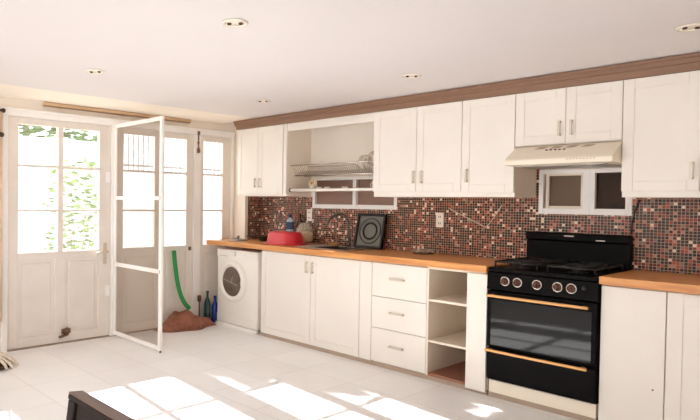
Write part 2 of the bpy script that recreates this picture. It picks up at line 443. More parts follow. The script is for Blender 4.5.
# ------------------------------------------------------------------ interior windows
def win_frame(name, W, mull, panes, fw=.03):
    x0, x1, z0, z1 = W
    b = MB(); y0, y1 = -.012, .06
    b.box(x0-.004, x0+fw, y0, y1, z0, z1, .003); b.box(x1-fw, x1+.004, y0, y1, z0, z1, .003)
    b.box(x0+fw, x1-fw, y0, y1, z0, z0+fw+.012, .003); b.box(x0+fw, x1-fw, y0, y1, z1-fw, z1, .003)
    for m0, m1 in mull: b.box(m0, m1, y0-.006, y1-.01, z0+.01, z1-.01, .003)
    o = struct(name, b, M_trim)
    for (p0, p1, m, nm) in panes:
        g = MB(); g.box(p0, p1, .02, .024, z0+.03, z1-.02); g.build(nm, m, o)
    return o
w2 = win_frame('window_2', NW, [(1.545, 1.585)], [(1.04, 1.55, M_gpink, 'glass_pane'), (1.58, 2.03, M_gpink, 'glass_pane')])
w3 = win_frame('window_3', HW, [(3.622, 3.672)], [(3.335, 3.63, M_grefl, 'glass_pane'), (3.665, 3.905, M_gdark, 'glass_pane')])
b = MB(); b.box(3.362, 3.384, -.004, .018, 1.31, 1.562, .002); b.box(3.604, 3.622, -.004, .018, 1.31, 1.562, .002); b.box(3.384, 3.604, -.004, .018, 1.31, 1.328, .002); b.box(3.384, 3.604, -.004, .018, 1.548, 1.562, .002)
b.build('sliding_sash', M_carcass, w3)
b = MB(); b.box(3.672, 3.7, -.016, .018, 1.29, 1.575, .002); b.box(3.89, 3.912, -.016, .018, 1.29, 1.575, .002); b.box(3.70, 3.89, -.016, .018, 1.285, 1.312, .002); b.box(3.70, 3.89, -.016, .018, 1.562, 1.578, .002)
b.build('sliding_sash', M_trim, w3)

# ------------------------------------------------------------------ cabinets
def shaker(x0, x1, z0, z1, yf, th=.02, st=.062, rec=.0045):
    b = MB(); y1 = yf+th
    b.box(x0, x0+st, yf, y1, z0, z1, .0025); b.box(x1-st, x1, yf, y1, z0, z1, .0025)
    b.box(x0+st, x1-st, yf, y1, z0, z0+st, .0025); b.box(x0+st, x1-st, yf, y1, z1-st, z1, .0025)
    b.box(x0+st-.002, x1-st+.002, yf+rec, y1, z0+st-.002, z1-st+.002)
    return b
def flat(x0, x1, z0, z1, yf, th=.02): return MB().box(x0, x1, yf, yf+th, z0, z1, .003)
def handle_v(x, z0, z1, yf):
    b = MB(); b.box(x-.008, x+.008, yf-.028, yf-.018, z0, z1, .003)
    for z in (z0+.008, z1-.008): b.box(x-.006, x+.006, yf-.02, yf-.0003, z-.006, z+.006)
    return b
def handle_h(x0, x1, z, yf):
    b = MB(); b.box(x0, x1, yf-.028, yf-.018, z-.008, z+.008, .003)
    for x in (x0+.008, x1-.008): b.box(x-.006, x+.006, yf-.02, yf-.0003, z-.006, z+.006)
    return b
def carcass(x0, x1, y0, y1, z0, z1, th=.018, tb=None):
    tb = tb or th
    b = MB()
    b.box(x0, x0+th, y0, y1, z0, z1, .0015); b.box(x1-th, x1, y0, y1, z0, z1, .0015)
    b.box(x0+th, x1-th, y0, y1, z0, z0+tb); b.box(x0+th, x1-th, y0, y1, z1-th, z1)
    b.box(x0+th, x1-th, y1-.01, y1, z0+tb, z1-th)
    return b
YB, YBF = -.60, -.58       # door faces and carcass fronts of the base units
def plinth(t, x0, x1): t.part('plinth', MB().box(x0, x1, -.585, -.565, .0, .034), M_plinth, label='grey brown plinth board at the floor')

t = Thing('base_cabinet', (1.55, -.3, 0), 'white two-door base cabinet under the sink with a filler strip at its right', 'cabinet')
t.part('body', carcass(.876, 2.242, YBF+.001, -.012, .036, .858), M_carcass); plinth(t, .876, 2.242)
d = t.part('door', shaker(.886, 1.551, .037, .848, YB), M_paint); t.part('handle', handle_v(1.508, .688, .790, YB), M_steelh, d)
d = t.part('door', shaker(1.555, 2.114, .037, .848, YB), M_paint); t.part('handle', handle_v(1.583, .688, .790, YB), M_steelh, d)
t.part('filler_strip', flat(2.118, 2.240, .037, .848, YB), M_paint)

t = Thing('drawer_cabinet', (2.5, -.3, 0), 'white base cabinet of three plain drawers left of the open shelves', 'cabinet')
t.part('body', carcass(2.2435, 2.756, YBF+.001, -.012, .036, .858), M_carcass); plinth(t, 2.2435, 2.756)
for z0, z1, zh in ((.577, .848, .728), (.320, .573, .458), (.045, .316, .188)):
    d = t.part('drawer', flat(2.245, 2.755, z0, z1, YB), M_paint); t.part('handle', handle_h(2.428, 2.562, zh, YB), M_steelh, d)

t = Thing('open_shelf_cabinet', (3.0, -.3, 0), 'open white shelf unit between the drawers and the black stove', 'cabinet')
b = MB(); b.box(2.758, 2.774, YB, -.012, .036, .858, .0015); b.box(3.222, 3.241, YBF, -.012, .036, .858, .0015); b.box(2.774, 3.222, -.022, -.012, .036, .858)
b.box(2.774, 3.222, YB, -.03, .842, .858)
t.part('body', b, M_carcass); plinth(t, 2.758, 3.241)
t.part('shelf', MB().box(2.775, 3.221, -.595, -.024, .598, .616, .002), M_carcass)
t.part('shelf', MB().box(2.775, 3.221, -.595, -.024, .288, .306, .002), M_carcass)
t.part('bottom_board', MB().box(2.775, 3.221, -.598, -.024, .036, .056, .002), M_wood, label='worn reddish brown bottom board')
t.part('front_panel', MB().box(3.09, 3.2405, -.615, -.596, .024, .846, .003), M_paint)

t = Thing('base_cabinet', (4.12, -.3, 0), 'plain white base cabinet with one flat unframed door, right of the stove', 'cabinet')
t.part('body', carcass(3.953, 4.288, YBF+.001, -.012, .036, .858), M_carcass); plinth(t, 3.953, 4.288)
d = t.part('door', flat(3.954, 4.286, .03, .852, YB), M_paint)
t.part('screw_hole', MB().lathe([(0, 0), (.005, 0), (.005, -.0006), (0, -.0008)], (4.233, YB-.0002, .285), 'y', 12), M_iron, d)
t = Thing('base_cabinet', (4.6, -.3, 0), 'white base cabinet with a framed door at the right edge of the photo', 'cabinet')
t.part('body', carcass(4.2895, 4.95, YBF+.001, -.012, .036, .858), M_carcass); plinth(t, 4.2895, 4.95)
t.part('door', shaker(4.292, 4.948, .03, .852, YB, st=.075), M_paint)

# worktops
b = MB(); z0, z1 = .861, .909
SX0, SX1, SY0, SY1 = 1.452, 1.832, -.475, -.115
b.box(.012, .206, -.635, -.245, z0, z1, .003); b.box(.206, SX0, -.635, -.0095, z0, z1, .003)
b.box(SX1, 3.2425, -.635, -.0095, z0, z1, .003); b.box(SX0, SX1, -.635, SY0, z0, z1, .003); b.box(SX0, SX1, SY1, -.0095, z0, z1, .003)
solo('worktop', b, M_block, (1.6, -.32, .861), 'long orange butcher block worktop over the washing machine, sink cabinet and drawers', 'worktop')
b = MB(); b.box(3.949, 4.98, -.63, -.0095, z0, z1, .003)
solo('worktop', b, M_block, (4.46, -.32, .861), 'short orange butcher block worktop right of the stove', 'worktop')

# wall cabinets
YU, ZU0, ZU1 = -.37, 1.43, 2.117
t = Thing('wall_cabinet', (.58, -.18, 1.39), 'white two-door wall cabinet in the corner by the glazed doors', 'cabinet', )
t.part('body', carcass(.203, .972, -.349, -.0005, 1.392, 2.117, tb=.05), M_carcass)
d = t.part('door', shaker(.212, .551, 1.412, ZU1-.002, YU), M_paint); t.part('handle', handle_v(.522, 1.483, 1.578, YU), M_steelh, d)
d = t.part('door', shaker(.555, .926, 1.412, ZU1-.002, YU), M_paint); t.part('handle', handle_v(.592, 1.483, 1.578, YU), M_steelh, d)
t.part('light_rail', MB().box(.203, .972, -.3498, -.3492, 1.392, 1.412), M_paint)
t.part('filler_strip', flat(.929, .972, 1.412, ZU1-.002, -.362, .013), M_paint)
t = Thing('wall_cabinet', (2.46, -.18, 1.39), 'white two-door wall cabinet right of the open dish rack', 'cabinet')
t.part('body', carcass(2.056, 2.886, -.349, -.0005, 1.387, 2.117, tb=.06), M_carcass)
t.part('light_rail', MB().box(2.056, 2.886, -.3498, -.3492, 1.387, 1.446), M_paint)
d = t.part('door', shaker(2.060, 2.486, ZU0, ZU1-.002, YU), M_paint); t.part('handle', handle_v(2.470, 1.495, 1.597, YU), M_steelh, d)
d = t.part('door', shaker(2.489, 2.884, ZU0, ZU1-.002, YU), M_paint); t.part('handle', handle_v(2.545, 1.495, 1.597, YU), M_steelh, d)
t = Thing('wall_cabinet', (3.09, -.18, 1.39), 'white single-door wall cabinet just left of the range hood', 'cabinet')
t.part('body', carcass(2.8865, 3.2925, -.349, -.0005, 1.387, 2.117, tb=.06), M_carcass)
t.part('light_rail', MB().box(2.8865, 3.2925, -.3498, -.3492, 1.387, 1.446), M_paint)
d = t.part('door', shaker(2.888, 3.292, 1.418, ZU1-.002, YU), M_paint); t.part('handle', handle_v(2.936, 1.496, 1.598, YU), M_steelh, d)
t = Thing('wall_cabinet', (3.63, -.18, 1.74), 'short white two-door wall cabinet above the range hood', 'cabinet')
t.part('body', carcass(3.2945, 3.9705, -.349, -.0005, 1.742, 2.117), M_paint)
d = t.part('door', shaker(3.297, 3.632, 1.745, ZU1-.002, YU), M_paint); t.part('handle', handle_v(3.600, 1.795, 1.896, YU), M_steelh, d)
d = t.part('door', shaker(3.635, 3.969, 1.745, ZU1-.002, YU), M_paint); t.part('handle', handle_v(3.674, 1.795, 1.896, YU), M_steelh, d)
t = Thing('wall_cabinet', (4.17, -.18, 1.39), 'tall white single-door wall cabinet right of the range hood', 'cabinet')
t.part('body', carcass(3.9725, 4.376, -.349, -.0005, 1.387, 2.117, tb=.06), M_carcass)
t.part('light_rail', MB().box(3.9725, 4.376, -.3498, -.3492, 1.387, 1.446), M_paint)
d = t.part('door', shaker(3.973, 4.372, 1.424, ZU1-.002, YU), M_paint); t.part('handle', handle_v(4.338, 1.49, 1.592, YU), M_steelh, d)
t = Thing('wall_cabinet', (4.65, -.18, 1.39), 'white wall cabinet cut off by the right edge of the photo', 'cabinet')
t.part('body', carcass(4.3775, 5.2, -.349, -.0005, 1.387, 2.117, tb=.06), M_carcass)
t.part('light_rail', MB().box(4.3775, 5.2, -.3498, -.3492, 1.387, 1.446), M_paint)
t.part('door', shaker(4.379, 5.198, 1.424, ZU1-.002, YU), M_paint)
# board closing the open bay at the top
solo('fascia_board', MB().box(.9725, 2.0555, -.349, -.331, 2.042, 2.117), M_paint, (1.5, -.34, 2.042), 'white board closing the top of the open bay above the dish rack', 'board')

# ------------------------------------------------------------------ dish rack and shelf in the open bay
t = Thing('wall_shelf', (1.5, -.16, 1.445), 'narrow white metal shelf in the open bay under the wire dish rack', 'shelf')
t.part('board', MB().box(.985, 2.05, -.30, -.0175, 1.448, 1.458, .001), M_steelh)
t.part('front_rail', MB().tube([(.985, -.302, 1.453), (2.05, -.302, 1.453)], .015, 12), M_white)
t.part('end_cap', MB().tube([(.9735, -.302, 1.453), (.985, -.302, 1.453)], .019, 12), M_iron)
t = Thing('dish_rack', (1.5, -.16, 1.59), 'wire dish drying rack spanning the open bay above the white shelf', 'rack')
b = MB(); b.tube([(.9735, -.30, 1.700), (2.055, -.30, 1.700)], .0055, 8); t.part('front_rail', b, M_chrome)
b = MB(); b.tube([(.9735, -.05, 1.700), (2.055, -.05, 1.700)], .0055, 8); t.part('back_rail', b, M_chrome)
b = MB(); b.tube([(.9735, -.24, 1.600), (2.055, -.24, 1.600)], .006, 8); b.tube([(.9735, -.10, 1.600), (2.055, -.10, 1.600)], .005, 8); t.part('lower_rail', b, M_chrome)
b = MB()
for i in range(40):
    x = .995 + i*.0265
    b.tube([(x, -.30, 1.702), (x, -.24, 1.607), (x, -.17, 1.645), (x, -.10, 1.607), (x, -.05, 1.702)], .0022, 5)
t.part('wire_grid', b, M_chrome)
# dishes in the rack
for i, (x, lab) in enumerate(((1.775, 'white plate upright in the wire rack, left one of the pair'), (1.825, 'white plate upright in the wire rack, right one of the pair'))):
    R = Matrix.Rotation(math.radians(90), 4, 'Y') @ Matrix.Rotation(.12, 4, 'X')
    solo('plate', MB().lathe([(0, 0), (.03, 0), (.045, .006), (.062, .012), (.062, .015), (.044, .009), (0, .004)], (x, -.17, 1.712), 'z', 28, M=R), M_porc, (x, -.17, 1.65), lab, 'plate', 'plates in the wire rack')
solo('strainer', MB().torus((1.90, -.17, 1.735), .06, .006, 'y', 28, 8).torus((1.90, -.155, 1.735), .045, .004, 'y', 24, 6), M_chrome, (1.90, -.17, 1.67), 'round metal strainer ring standing in the right end of the wire rack', 'strainer')
solo('cup', MB().lathe([(0, 0), (.024, 0), (.032, .07), (.029, .07), (.022, .006), (0, .006)], (1.985, -.17, 1.652), 'z', 20), M_porc, (1.985, -.17, 1.652), 'white cup standing in the wire rack beside the wall cabinet', 'cup')
# small things on the shelf
b = Thing('flower_ornament', (1.19, -.2, 1.4585), 'cream flower-shaped ornament on the left of the white shelf', 'ornament')
m = MB(); m.lathe([(0, 0), (.03, 0), (.034, .03), (.02, .05), (0, .05)], (1.19, -.2, 1.459), 'z', 18); b.part('pot', m, M_porc)
m = MB()
for k in range(7):
    a = 2*PI*k/7; m.lathe([(0, -.018), (.014, -.01), (.018, 0), (.014, .012), (0, .018)], (1.19+.03*math.cos(a), -.2+.018*math.sin(a), 1.525+.024*math.sin(a)), 'z', 10)
b.part('petals', m, M_cream)
b.part('flower_centre', MB().lathe([(0, -.012), (.012, 0), (0, .014)], (1.19, -.222, 1.525), 'z', 12), M_amber)
for x, lab in ((1.27, 'small cream saucer-like cup on the white shelf beside the flower ornament'), (1.375, 'small cream cup on the white shelf, middle of three'), (1.60, 'small cream cup on the white shelf in front of the window post')):
    solo('small_cup', MB().lathe([(0, 0), (.022, 0), (.032, .026), (.029, .026), (.02, .004), (0, .004)], (x, -.2, 1.4588), 'z', 20), M_porc, (x, -.2, 1.459), lab, 'cup', 'small cups on the white shelf')
solo('mug', MB().lathe([(0, 0), (.028, 0), (.03, .075), (.027, .075), (.025, .006), (0, .006)], (1.955, -.2, 1.4588), 'z', 22).torus((1.955-.036, -.2, 1.497), .018, .004, 'y', 16, 6), M_porc, (1.955, -.2, 1.459), 'white mug at the right end of the white shelf', 'mug')

# ------------------------------------------------------------------ range hood
t = Thing('range_hood', (3.63, -.26, 1.6), 'cream slanted range hood under the short wall cabinet over the stove', 'range hood')
b = MB(); b.prism([(-.012, 1.739), (-.35, 1.739), (-.362, 1.732), (-.508, 1.648), (-.520, 1.636), (-.520, 1.604), (-.505, 1.600), (-.012, 1.600)], 'x', 3.2955, 3.9695, .003)
t.part('body', b, M_hood)
b = MB()
sl = Vector((0, -.508+.362, 1.648-1.732)); sl.normalize(); nrm = Vector((0, sl.z, -sl.y)); nrm = -nrm if nrm.z < 0 else nrm
def onslope(x, d, h=.0012): return Vector((x, -.362, 1.732)) + sl*d + nrm*h
for k in range(4):
    x = 3.445 + k*.098
    q = [onslope(x+.028, .01), onslope(x+.085, .01), onslope(x+.058, .04), onslope(x, .04)]
    v = [b.bm.verts.new(p) for p in q] + [b.bm.verts.new(p - nrm*.002) for p in q]
    for f in ((0, 1, 2, 3), (7, 6, 5, 4), (0, 4, 5, 1), (1, 5, 6, 2), (2, 6, 7, 3), (3, 7, 4, 0)): b.bm.faces.new([v[i] for i in f])
t.part('vent_slots', b, M_plinth, label='slanted grey vent slots')
b = MB()
for k in range(5):
    p = onslope(3.535 + k*.028, .062); b.box(p.x-.008, p.x+.008, p.y-.004, p.y+.004, p.z-.004, p.z+.004, .001)
t.part('switch_row', b, M_iron, label='small dark switches')
b = MB()
for k in range(9): b.box(3.70+k*.02, 3.713+k*.02, -.5215, -.519, 1.6265, 1.6305)
t.part('lip_marks', b, M_plinth)
b = MB(); b.box(3.36, 3.9, -.44, -.08, 1.594, 1.5995); t.part('filter', b, M_steel)

# ------------------------------------------------------------------ stove
t = Thing('stove', (3.595, -.32, 0), 'black freestanding gas stove with brass bar handles between the worktops', 'stove')
SXa, SXb = 3.249, 3.944
t.part('body', MB().box(SXa, SXb, -.59, -.015, .125, .872, .003), M_black)
t.part('cooktop', MB().box(SXa, SXb, -.625, -.075, .873, .900, .006), M_black)
b = MB(); b.prism([(-.075, .901), (-.075, 1.075), (-.095, 1.085), (-.095, 1.128), (-.085, 1.136), (-.02, 1.136), (-.02, .901)], 'x', 3.262, SXb, .003); bg = t.part('backguard', b, M_black)
t.part('badge', MB().box(3.535, 3.60, -.0975, -.0955, 1.112, 1.120, .0005), M_steelh, bg, label='small silver badge'); t.part('badge', MB().box(3.742, 3.80, -.0975, -.0955, 1.09, 1.097, .0005), M_steelh, bg, label='small silver badge')
b = MB(); b.prism([(-.592, .748), (-.622, .748), (-.636, .756), (-.628, .868), (-.592, .872)], 'x', SXa, SXb, .002); cp = t.part('control_panel', b, M_black)
tilt = Matrix.Rotation(math.radians(4), 4, 'X')
for x in (3.377, 3.461, 3.588, 3.715, 3.798):
    kb = t.part('knob', MB().lathe([(0, 0), (.026, 0), (.024, -.018), (0, -.020)], (x, -.634, .817), 'y', 26).box(x-.006, x+.006, -.662, -.653, .797, .837, .002), M_brownb)
    t.part('knob_ring', MB().torus((x, -.638, .817), .0275, .0055, 'y', 30, 8), M_chrome, kb, label='bright metal ring')
t.part('light_button', MB().lathe([(0, 0), (.014, 0), (.013, -.006), (0, -.007)], (3.868, -.633, .826), 'y', 20), M_cast)
dr = t.part('oven_door', MB().box(SXa+.002, SXb-.002, -.628, -.591, .360, .742, .004), M_black)
t.part('oven_glass', MB().box(SXa+.03, SXb-.03, -.6295, -.6282, .372, .685), M_blackg, dr)
def bar(z, x0, x1):
    b = MB(); b.box(x0, x1, -.672, -.655, z-.009, z+.009, .004)
    for x in (x0+.03, x1-.03): b.box(x-.012, x+.012, -.657, -.6285, z-.008, z+.008, .002)
    return b
t.part('handle', bar(.712, 3.262, 3.905), M_brass, dr, label='brass coloured bar handle')
dw = t.part('broiler_drawer', MB().box(SXa+.004, SXb-.002, -.628, -.591, .133, .340, .004), M_black)
t.part('handle', bar(.338, 3.258, 3.905), M_brass, dw, label='brass coloured bar handle')
t.part('base_panel', MB().box(SXa+.01, SXb-.004, -.598, -.05, .036, .122, .002), M_hood, label='cream base panel')
t.part('plinth', MB().box(SXa+.004, SXb-.004, -.588, -.06, 0, .034), M_plinth)
for x in (3.42, 3.77):
    for y in (-.47, -.22):
        t.part('burner', MB().lathe([(0, .9005), (.058, .9005), (.058, .908), (.04, .912), (.04, .922), (.03, .926), (0, .926)], (x, y, 0), 'z', 26), M_cast)
for x in (3.42, 3.77):
    b = MB()
    for y in (-.47, -.22):
        b.torus((x, y, .938), .085, .005, 'z', 24, 6)
        for k in range(4):
            a = PI/4 + k*PI/2
            b.tube([(x+.03*math.cos(a), y+.03*math.sin(a), .94), (x+.135*math.cos(a), y+.115*math.sin(a), .94)], .006, 6)
    for sx in (-.14, .14):
        b.tube([(x+sx, -.585, .94), (x+sx, -.10, .94)], .007, 6)
        for y in (-.58, -.35, -.105): b.tube([(x+sx, y, .9003), (x+sx, y, .94)], .006, 6)
    for y in (-.585, -.345, -.10): b.tube([(x-.14, y, .94), (x+.14, y, .94)], .007, 6)
    t.part('grate', b, M_cast)

# ------------------------------------------------------------------ washing machine
t = Thing('washing_machine', (.475, -.3, 0), 'white front-loading washing machine under the left end of the worktop', 'washing machine')
b = MB(); b.box(.146, .808, -.575, -.03, .034, .822, .006); t.part('body', b, M_white)
b = MB(); b.box(.148, .806, -.584, -.5752, .736, .820, .003); cp = t.part('control_panel', b, M_white)
t.part('dial', MB().lathe([(0, 0), (.024, 0), (.022, -.016), (0, -.018)], (.45, -.5842, .78), 'y', 22), M_white, cp)
b = MB(); b.box(.165, .355, -.589, -.5842, .745, .812, .003); dd = t.part('detergent_drawer', b, M_white)
t.part('drawer_grip', MB().box(.20, .34, -.5905, -.5892, .748, .756, .0005), M_steelh, dd)
t.part('button', MB().box(.60, .62, -.588, -.5842, .77, .79, .001), M_white, cp)
t.part('kick_panel', MB().box(.15, .804, -.581, -.5752, .04, .125, .002), M_white)
cx, cz = .425, .49
b = MB(); b.lathe([(.218, -.5755), (.218, -.585), (.212, -.605), (.198, -.62), (.178, -.622), (.16, -.612), (.155, -.60)], (cx, 0, cz), 'y', 48)
dr = t.part('door_ring', b, M_white)
t.part('door_glass', MB().lathe([(.158, -.60), (.13, -.607), (.09, -.613), (0, -.617)], (cx, 0, cz), 'y', 40), mat('wm_glass', (104, 90, 82), .15, var=.3, scale=14), dr, label='dark round door glass')
b = MB(); b.tube([(cx-.12, -.616, cz+.015), (cx-.02, -.622, cz), (cx+.02, -.622, cz-.01), (cx+.11, -.617, cz-.03)], .0025, 6); b.tube([(cx+.02, -.622, cz-.01), (cx+.03, -.619, cz+.06)], .002, 6)
t.part('drum_vane', b, M_steelh, dr)
t.part('latch', MB().box(cx+.168, cx+.19, -.627, -.6205, cz-.03, cz+.03, .003), M_white, dr)
t.part('base_strip', MB().box(.146, .812, -.60, -.57, 0, .033, .004), M_trim)

# ------------------------------------------------------------------ on the worktop
Z = .9095
t = Thing('sink', (1.5, -.3, Z), 'stainless steel inset sink with drainer in the wooden worktop under the dish rack', 'sink')
b = MB()
zt = .9145
b.box(1.25, SX0+.005, -.505, -.085, Z, zt, .002); b.box(SX1-.005, 1.875, -.505, -.085, Z, zt, .002)
b.box(SX0, SX1, -.505, SY0+.005, Z, zt, .002); b.box(SX0, SX1, SY1-.005, -.085, Z, zt, .002)
t.part('deck', b, M_steel)
b = MB(); q = .003
b.box(SX0+.002, SX1-.002, SY0+.002, SY1-.002, .765, .768); b.box(SX0+.002, SX0+.004, SY0+.002, SY1-.002, .768, Z); b.box(SX1-.004, SX1-.002, SY0+.002, SY1-.002, .768, Z)
b.box(SX0+.002, SX1-.002, SY0+.002, SY0+.004, .768, Z); b.box(SX0+.002, SX1-.002, SY1-.004, SY1-.002, .768, Z)
t.part('bowl', b, M_darkst)
b = MB()
for k in range(7): b.box(1.275, 1.43, -.46+k*.05, -.452+k*.05, zt, zt+.003, .001)
t.part('drainer_ribs', b, M_steel)
t.part('plug_hole', MB().lathe([(0, .7685), (.03, .7685), (.03, .771), (0, .771)], ((SX0+SX1)/2, -.3, 0), 'z', 20), M_chrome)
t = Thing('faucet', (1.575, -.10, zt), 'tall dark gooseneck kitchen faucet arching over the sink', 'faucet')
zt += .0004
t.part('base', MB().lathe([(0, 0), (.024, 0), (.022, .03), (.013, .045), (0, .045)], (1.575, -.10, zt), 'z', 20), M_darkst)
c = bez((1.575, -.10, zt+.04), (1.575, -.10, 1.10), (1.58, -.10, 1.235), (1.53, -.17, 1.222), 12) + bez((1.53, -.17, 1.222), (1.49, -.225, 1.21), (1.465, -.26, 1.20), (1.455, -.275, 1.115), 10)[1:]
t.part('spout', MB().tube(c, .0105, 10), M_darkst)
t.part('lever', MB().tube([(1.575, -.10, zt+.035), (1.555, -.13, zt+.06), (1.535, -.16, zt+.085)], .007, 8), M_chrome)
# red basin upside down
def rrect(w, d, r, n=6):
    p = []
    for cx_, cy_, a0 in ((w/2-r, d/2-r, 0), (-w/2+r, d/2-r, PI/2), (-w/2+r, -d/2+r, PI), (w/2-r, -d/2+r, 3*PI/2)):
        for k in range(n+1):
            a = a0 + PI/2*k/n; p.append((cx_+r*math.cos(a), cy_+r*math.sin(a)))
    return p
def loft(rows, c):
    b = MB(); rings = []
    for w, d, r, z in rows: rings.append([b.bm.verts.new((c[0]+x, c[1]+y, c[2]+z)) for x, y in rrect(w, d, r)])
    n = len(rings[0]); fs = []
    for a, e in zip(rings, rings[1:]):
        for k in range(n): fs.append(b.bm.faces.new((a[k], a[(k+1) % n], e[(k+1) % n], e[k])))
    fs.append(b.bm.faces.new(rings[-1])); fs.append(b.bm.faces.new(rings[0]))
    bmesh.ops.recalc_face_normals(b.bm, faces=fs)
    for f in fs[:-2]: f.smooth = True
    return b
t = Thing('basin', (.995, -.385, Z), 'red plastic washing-up basin turned upside down on the worktop', 'basin')
t.part('bowl', loft([(.41, .25, .09, .001), (.40, .24, .09, .016), (.375, .22, .09, .10), (.35, .20, .085, .122), (.31, .16, .07, .128)], (.995, -.385, Z)), M_red)
t.part('rim', loft([(.445, .275, .10, .0005), (.45, .28, .10, .006), (.44, .27, .10, .016), (.40, .24, .09, .018)], (.995, -.385, Z)), M_red)
# jar
t = Thing('glass_jar', (1.005, -.115, Z), 'big round glass jar holding cream contents beside the red basin', 'jar')
t.part('glass', MB().lathe([(0, .004), (.075, .004), (.09, .02), (.098, .09), (.09, .15), (.062, .19), (.058, .205), (.064, .215), (.054, .215), (.05, .19), (.084, .14), (.09, .09), (.082, .024), (0, .012)], (1.005, -.115, Z), 'z', 36), M_jar)
t.part('contents', MB().lathe([(0, .014), (.078, .026), (.086, .09), (.078, .118), (.03, .13), (0, .126)], (1.005, -.115, Z), 'z', 30), M_cream, label='cream coloured contents')
# bottles behind the basin
t = Thing('soap_bottle', (.79, -.115, Z), 'pale blue soap bottle with a navy label behind the red basin', 'bottle')
t.part('bottle', MB().lathe([(0, 0), (.045, 0), (.048, .02), (.048, .2), (.04, .235), (.018, .25), (.018, .262), (0, .262)], (.79, -.115, Z), 'z', 24, sy=.7), M_pblue)
t.part('label_patch', MB().lathe([(.0485, .135), (.0487, .137), (.0487, .213), (.0485, .215)], (.79, -.115, Z), 'z', 24, sy=.72), M_navy, label='navy label')
t.part('cap', MB().lathe([(0, .262), (.022, .262), (.02, .295), (0, .297)], (.79, -.115, Z), 'z', 18), M_navy)
b = MB().lathe([(0, 0), (.035, 0), (.036, .02), (.036, .18), (.03, .215), (.014, .245), (.013, .29), (.016, .292), (.016, .305), (0, .306)], (.872, -.055, Z), 'z', 22)
solo('bottle', b, M_brownb, (.872, -.055, Z), 'brown glass bottle behind the red basin, right of the pale blue soap bottle', 'bottle')
solo('soap_dish', MB().lathe([(0, 0), (.05, 0), (.058, .024), (.052, .024), (.046, .008), (0, .008)], (1.40, -.115, zt), 'z', 24, sy=.7), M_amber, (1.40, -.115, zt), 'small amber soap dish at the back of the sink under the faucet spout', 'dish')
# leaning black tray
R = Matrix.Translation((1.815, -.125, .9152)) @ Matrix.Rotation(math.radians(-13), 4, 'X')
t = Thing('baking_tray', (1.815, -.1, .9152), 'square black stove top tray with raised rings leaning on the mosaic behind the sink', 'tray')
b = MB(); w = .16; h = .325
b.box(-w, w, .004, .012, .002, h, .002, M=R); t.part('plate', b, M_tray)
b = MB()
for a in ((-w, -w+.022, 0, .014, .0, h), (w-.022, w, 0, .014, 0, h), (-w+.022, w-.022, 0, .014, 0, .022), (-w+.022, w-.022, 0, .014, h-.022, h)):
    b.box(a[0], a[1], -.012, .014, a[4]+.0005, a[5], .003, M=R)
t.part('border', b, M_cast)
b = MB()
for rr, r2 in ((.118, .005), (.075, .009)):
    k0 = len(b.bm.verts); b.torus((0, .003, h/2), rr, r2, 'y', 40, 8)
bmesh.ops.transform(b.bm, matrix=R, verts=b.bm.verts); t.part('raised_rings', b, M_cast)
# pan and lid by the corner
t = Thing('frying_pan', (.52, -.165, Z), 'black frying pan on the worktop in the corner behind the red basin', 'pan')
t.part('pan', MB().lathe([(0, 0), (.10, 0), (.13, .04), (.134, .042), (.126, .042), (.098, .006), (0, .005)], (.52, -.165, Z), 'z', 36), M_cast)
t.part('handle', MB().tube([(.52-.115, -.23, Z+.036), (.40, -.26, Z+.045), (.33, -.315, Z+.047)], .010, 8), M_cast)
b = MB().lathe([(0, .03), (.02, .028), (.05, .018), (.1, .006), (.105, 0), (.1, .002), (0, .02)], (.30, -.42, Z+.0005), 'z', 32).lathe([(0, .03), (.014, .03), (.018, .05), (0, .054)], (.30, -.42, Z+.0005), 'z', 14)
solo('pan_lid', b, M_steel, (.30, -.42, Z), 'grey metal pan lid on the left end of the worktop', 'lid')
b = Thing('glass_dish', (2.42, -.13, Z), 'shallow clear glass dish on a dark base near the middle of the worktop', 'dish')
b.part('base', MB().lathe([(0, 0), (.085, 0), (.088, .006), (0, .007)], (2.42, -.13, Z), 'z', 30), M_brownb)
b.part('glass', MB().lathe([(0, .0075), (.06, .0075), (.085, .026), (.088, .034), (.083, .034), (.058, .012), (0, .011)], (2.42, -.13, Z), 'z', 30), M_jar)
# sockets
def socket(x, z, label, n=2):
    t = Thing('wall_socket', (x, -.009, z), label, 'socket', 'cream sockets on the mosaic')
    t.part('plate', MB().box(x-.036, x+.036, -.017, -.0083, z-.062, z+.062, .003), M_porc)
    for dz in (.028, -.028):
        for dx in (-.008, .008): t.part('slot', MB().box(x+dx-.003, x+dx+.003, -.0178, -.0169, z+dz-.008, z+dz+.008), M_iron)
socket(2.495, 1.195, 'cream double wall socket on the mosaic under the middle wall cabinet')
socket(.972, 1.2, 'cream wall socket on the mosaic above the glass jar')
# cords
b = MB(); b.tube([(2.575, -.012, 1.30)] + bez((2.575, -.012, 1.30), (2.64, -.013, 1.262), (2.80, -.013, 1.20), (2.905, -.013, 1.15), 10)[1:] + bez((2.905, -.013, 1.15), (2.95, -.013, 1.19), (2.99, -.013, 1.25), (3.035, -.012, 1.33), 8)[1:], .0035, 6)
solo('cord', b, M_wcord, (2.8, -.012, 1.2), 'thin white cord hanging in a loop on the mosaic left of the stove', 'cord')
b = MB(); b.tube([(3.975, -.013, 1.375)] + bez((3.975, -.013, 1.375), (3.95, -.02, 1.31), (3.93, -.022, 1.24), (3.93, -.017, 1.142), 12)[1:], .005, 6)
solo('power_cord', b, M_cord, (3.95, -.012, 1.2), 'black power cord running down the mosaic to the right end of the stove', 'cord')

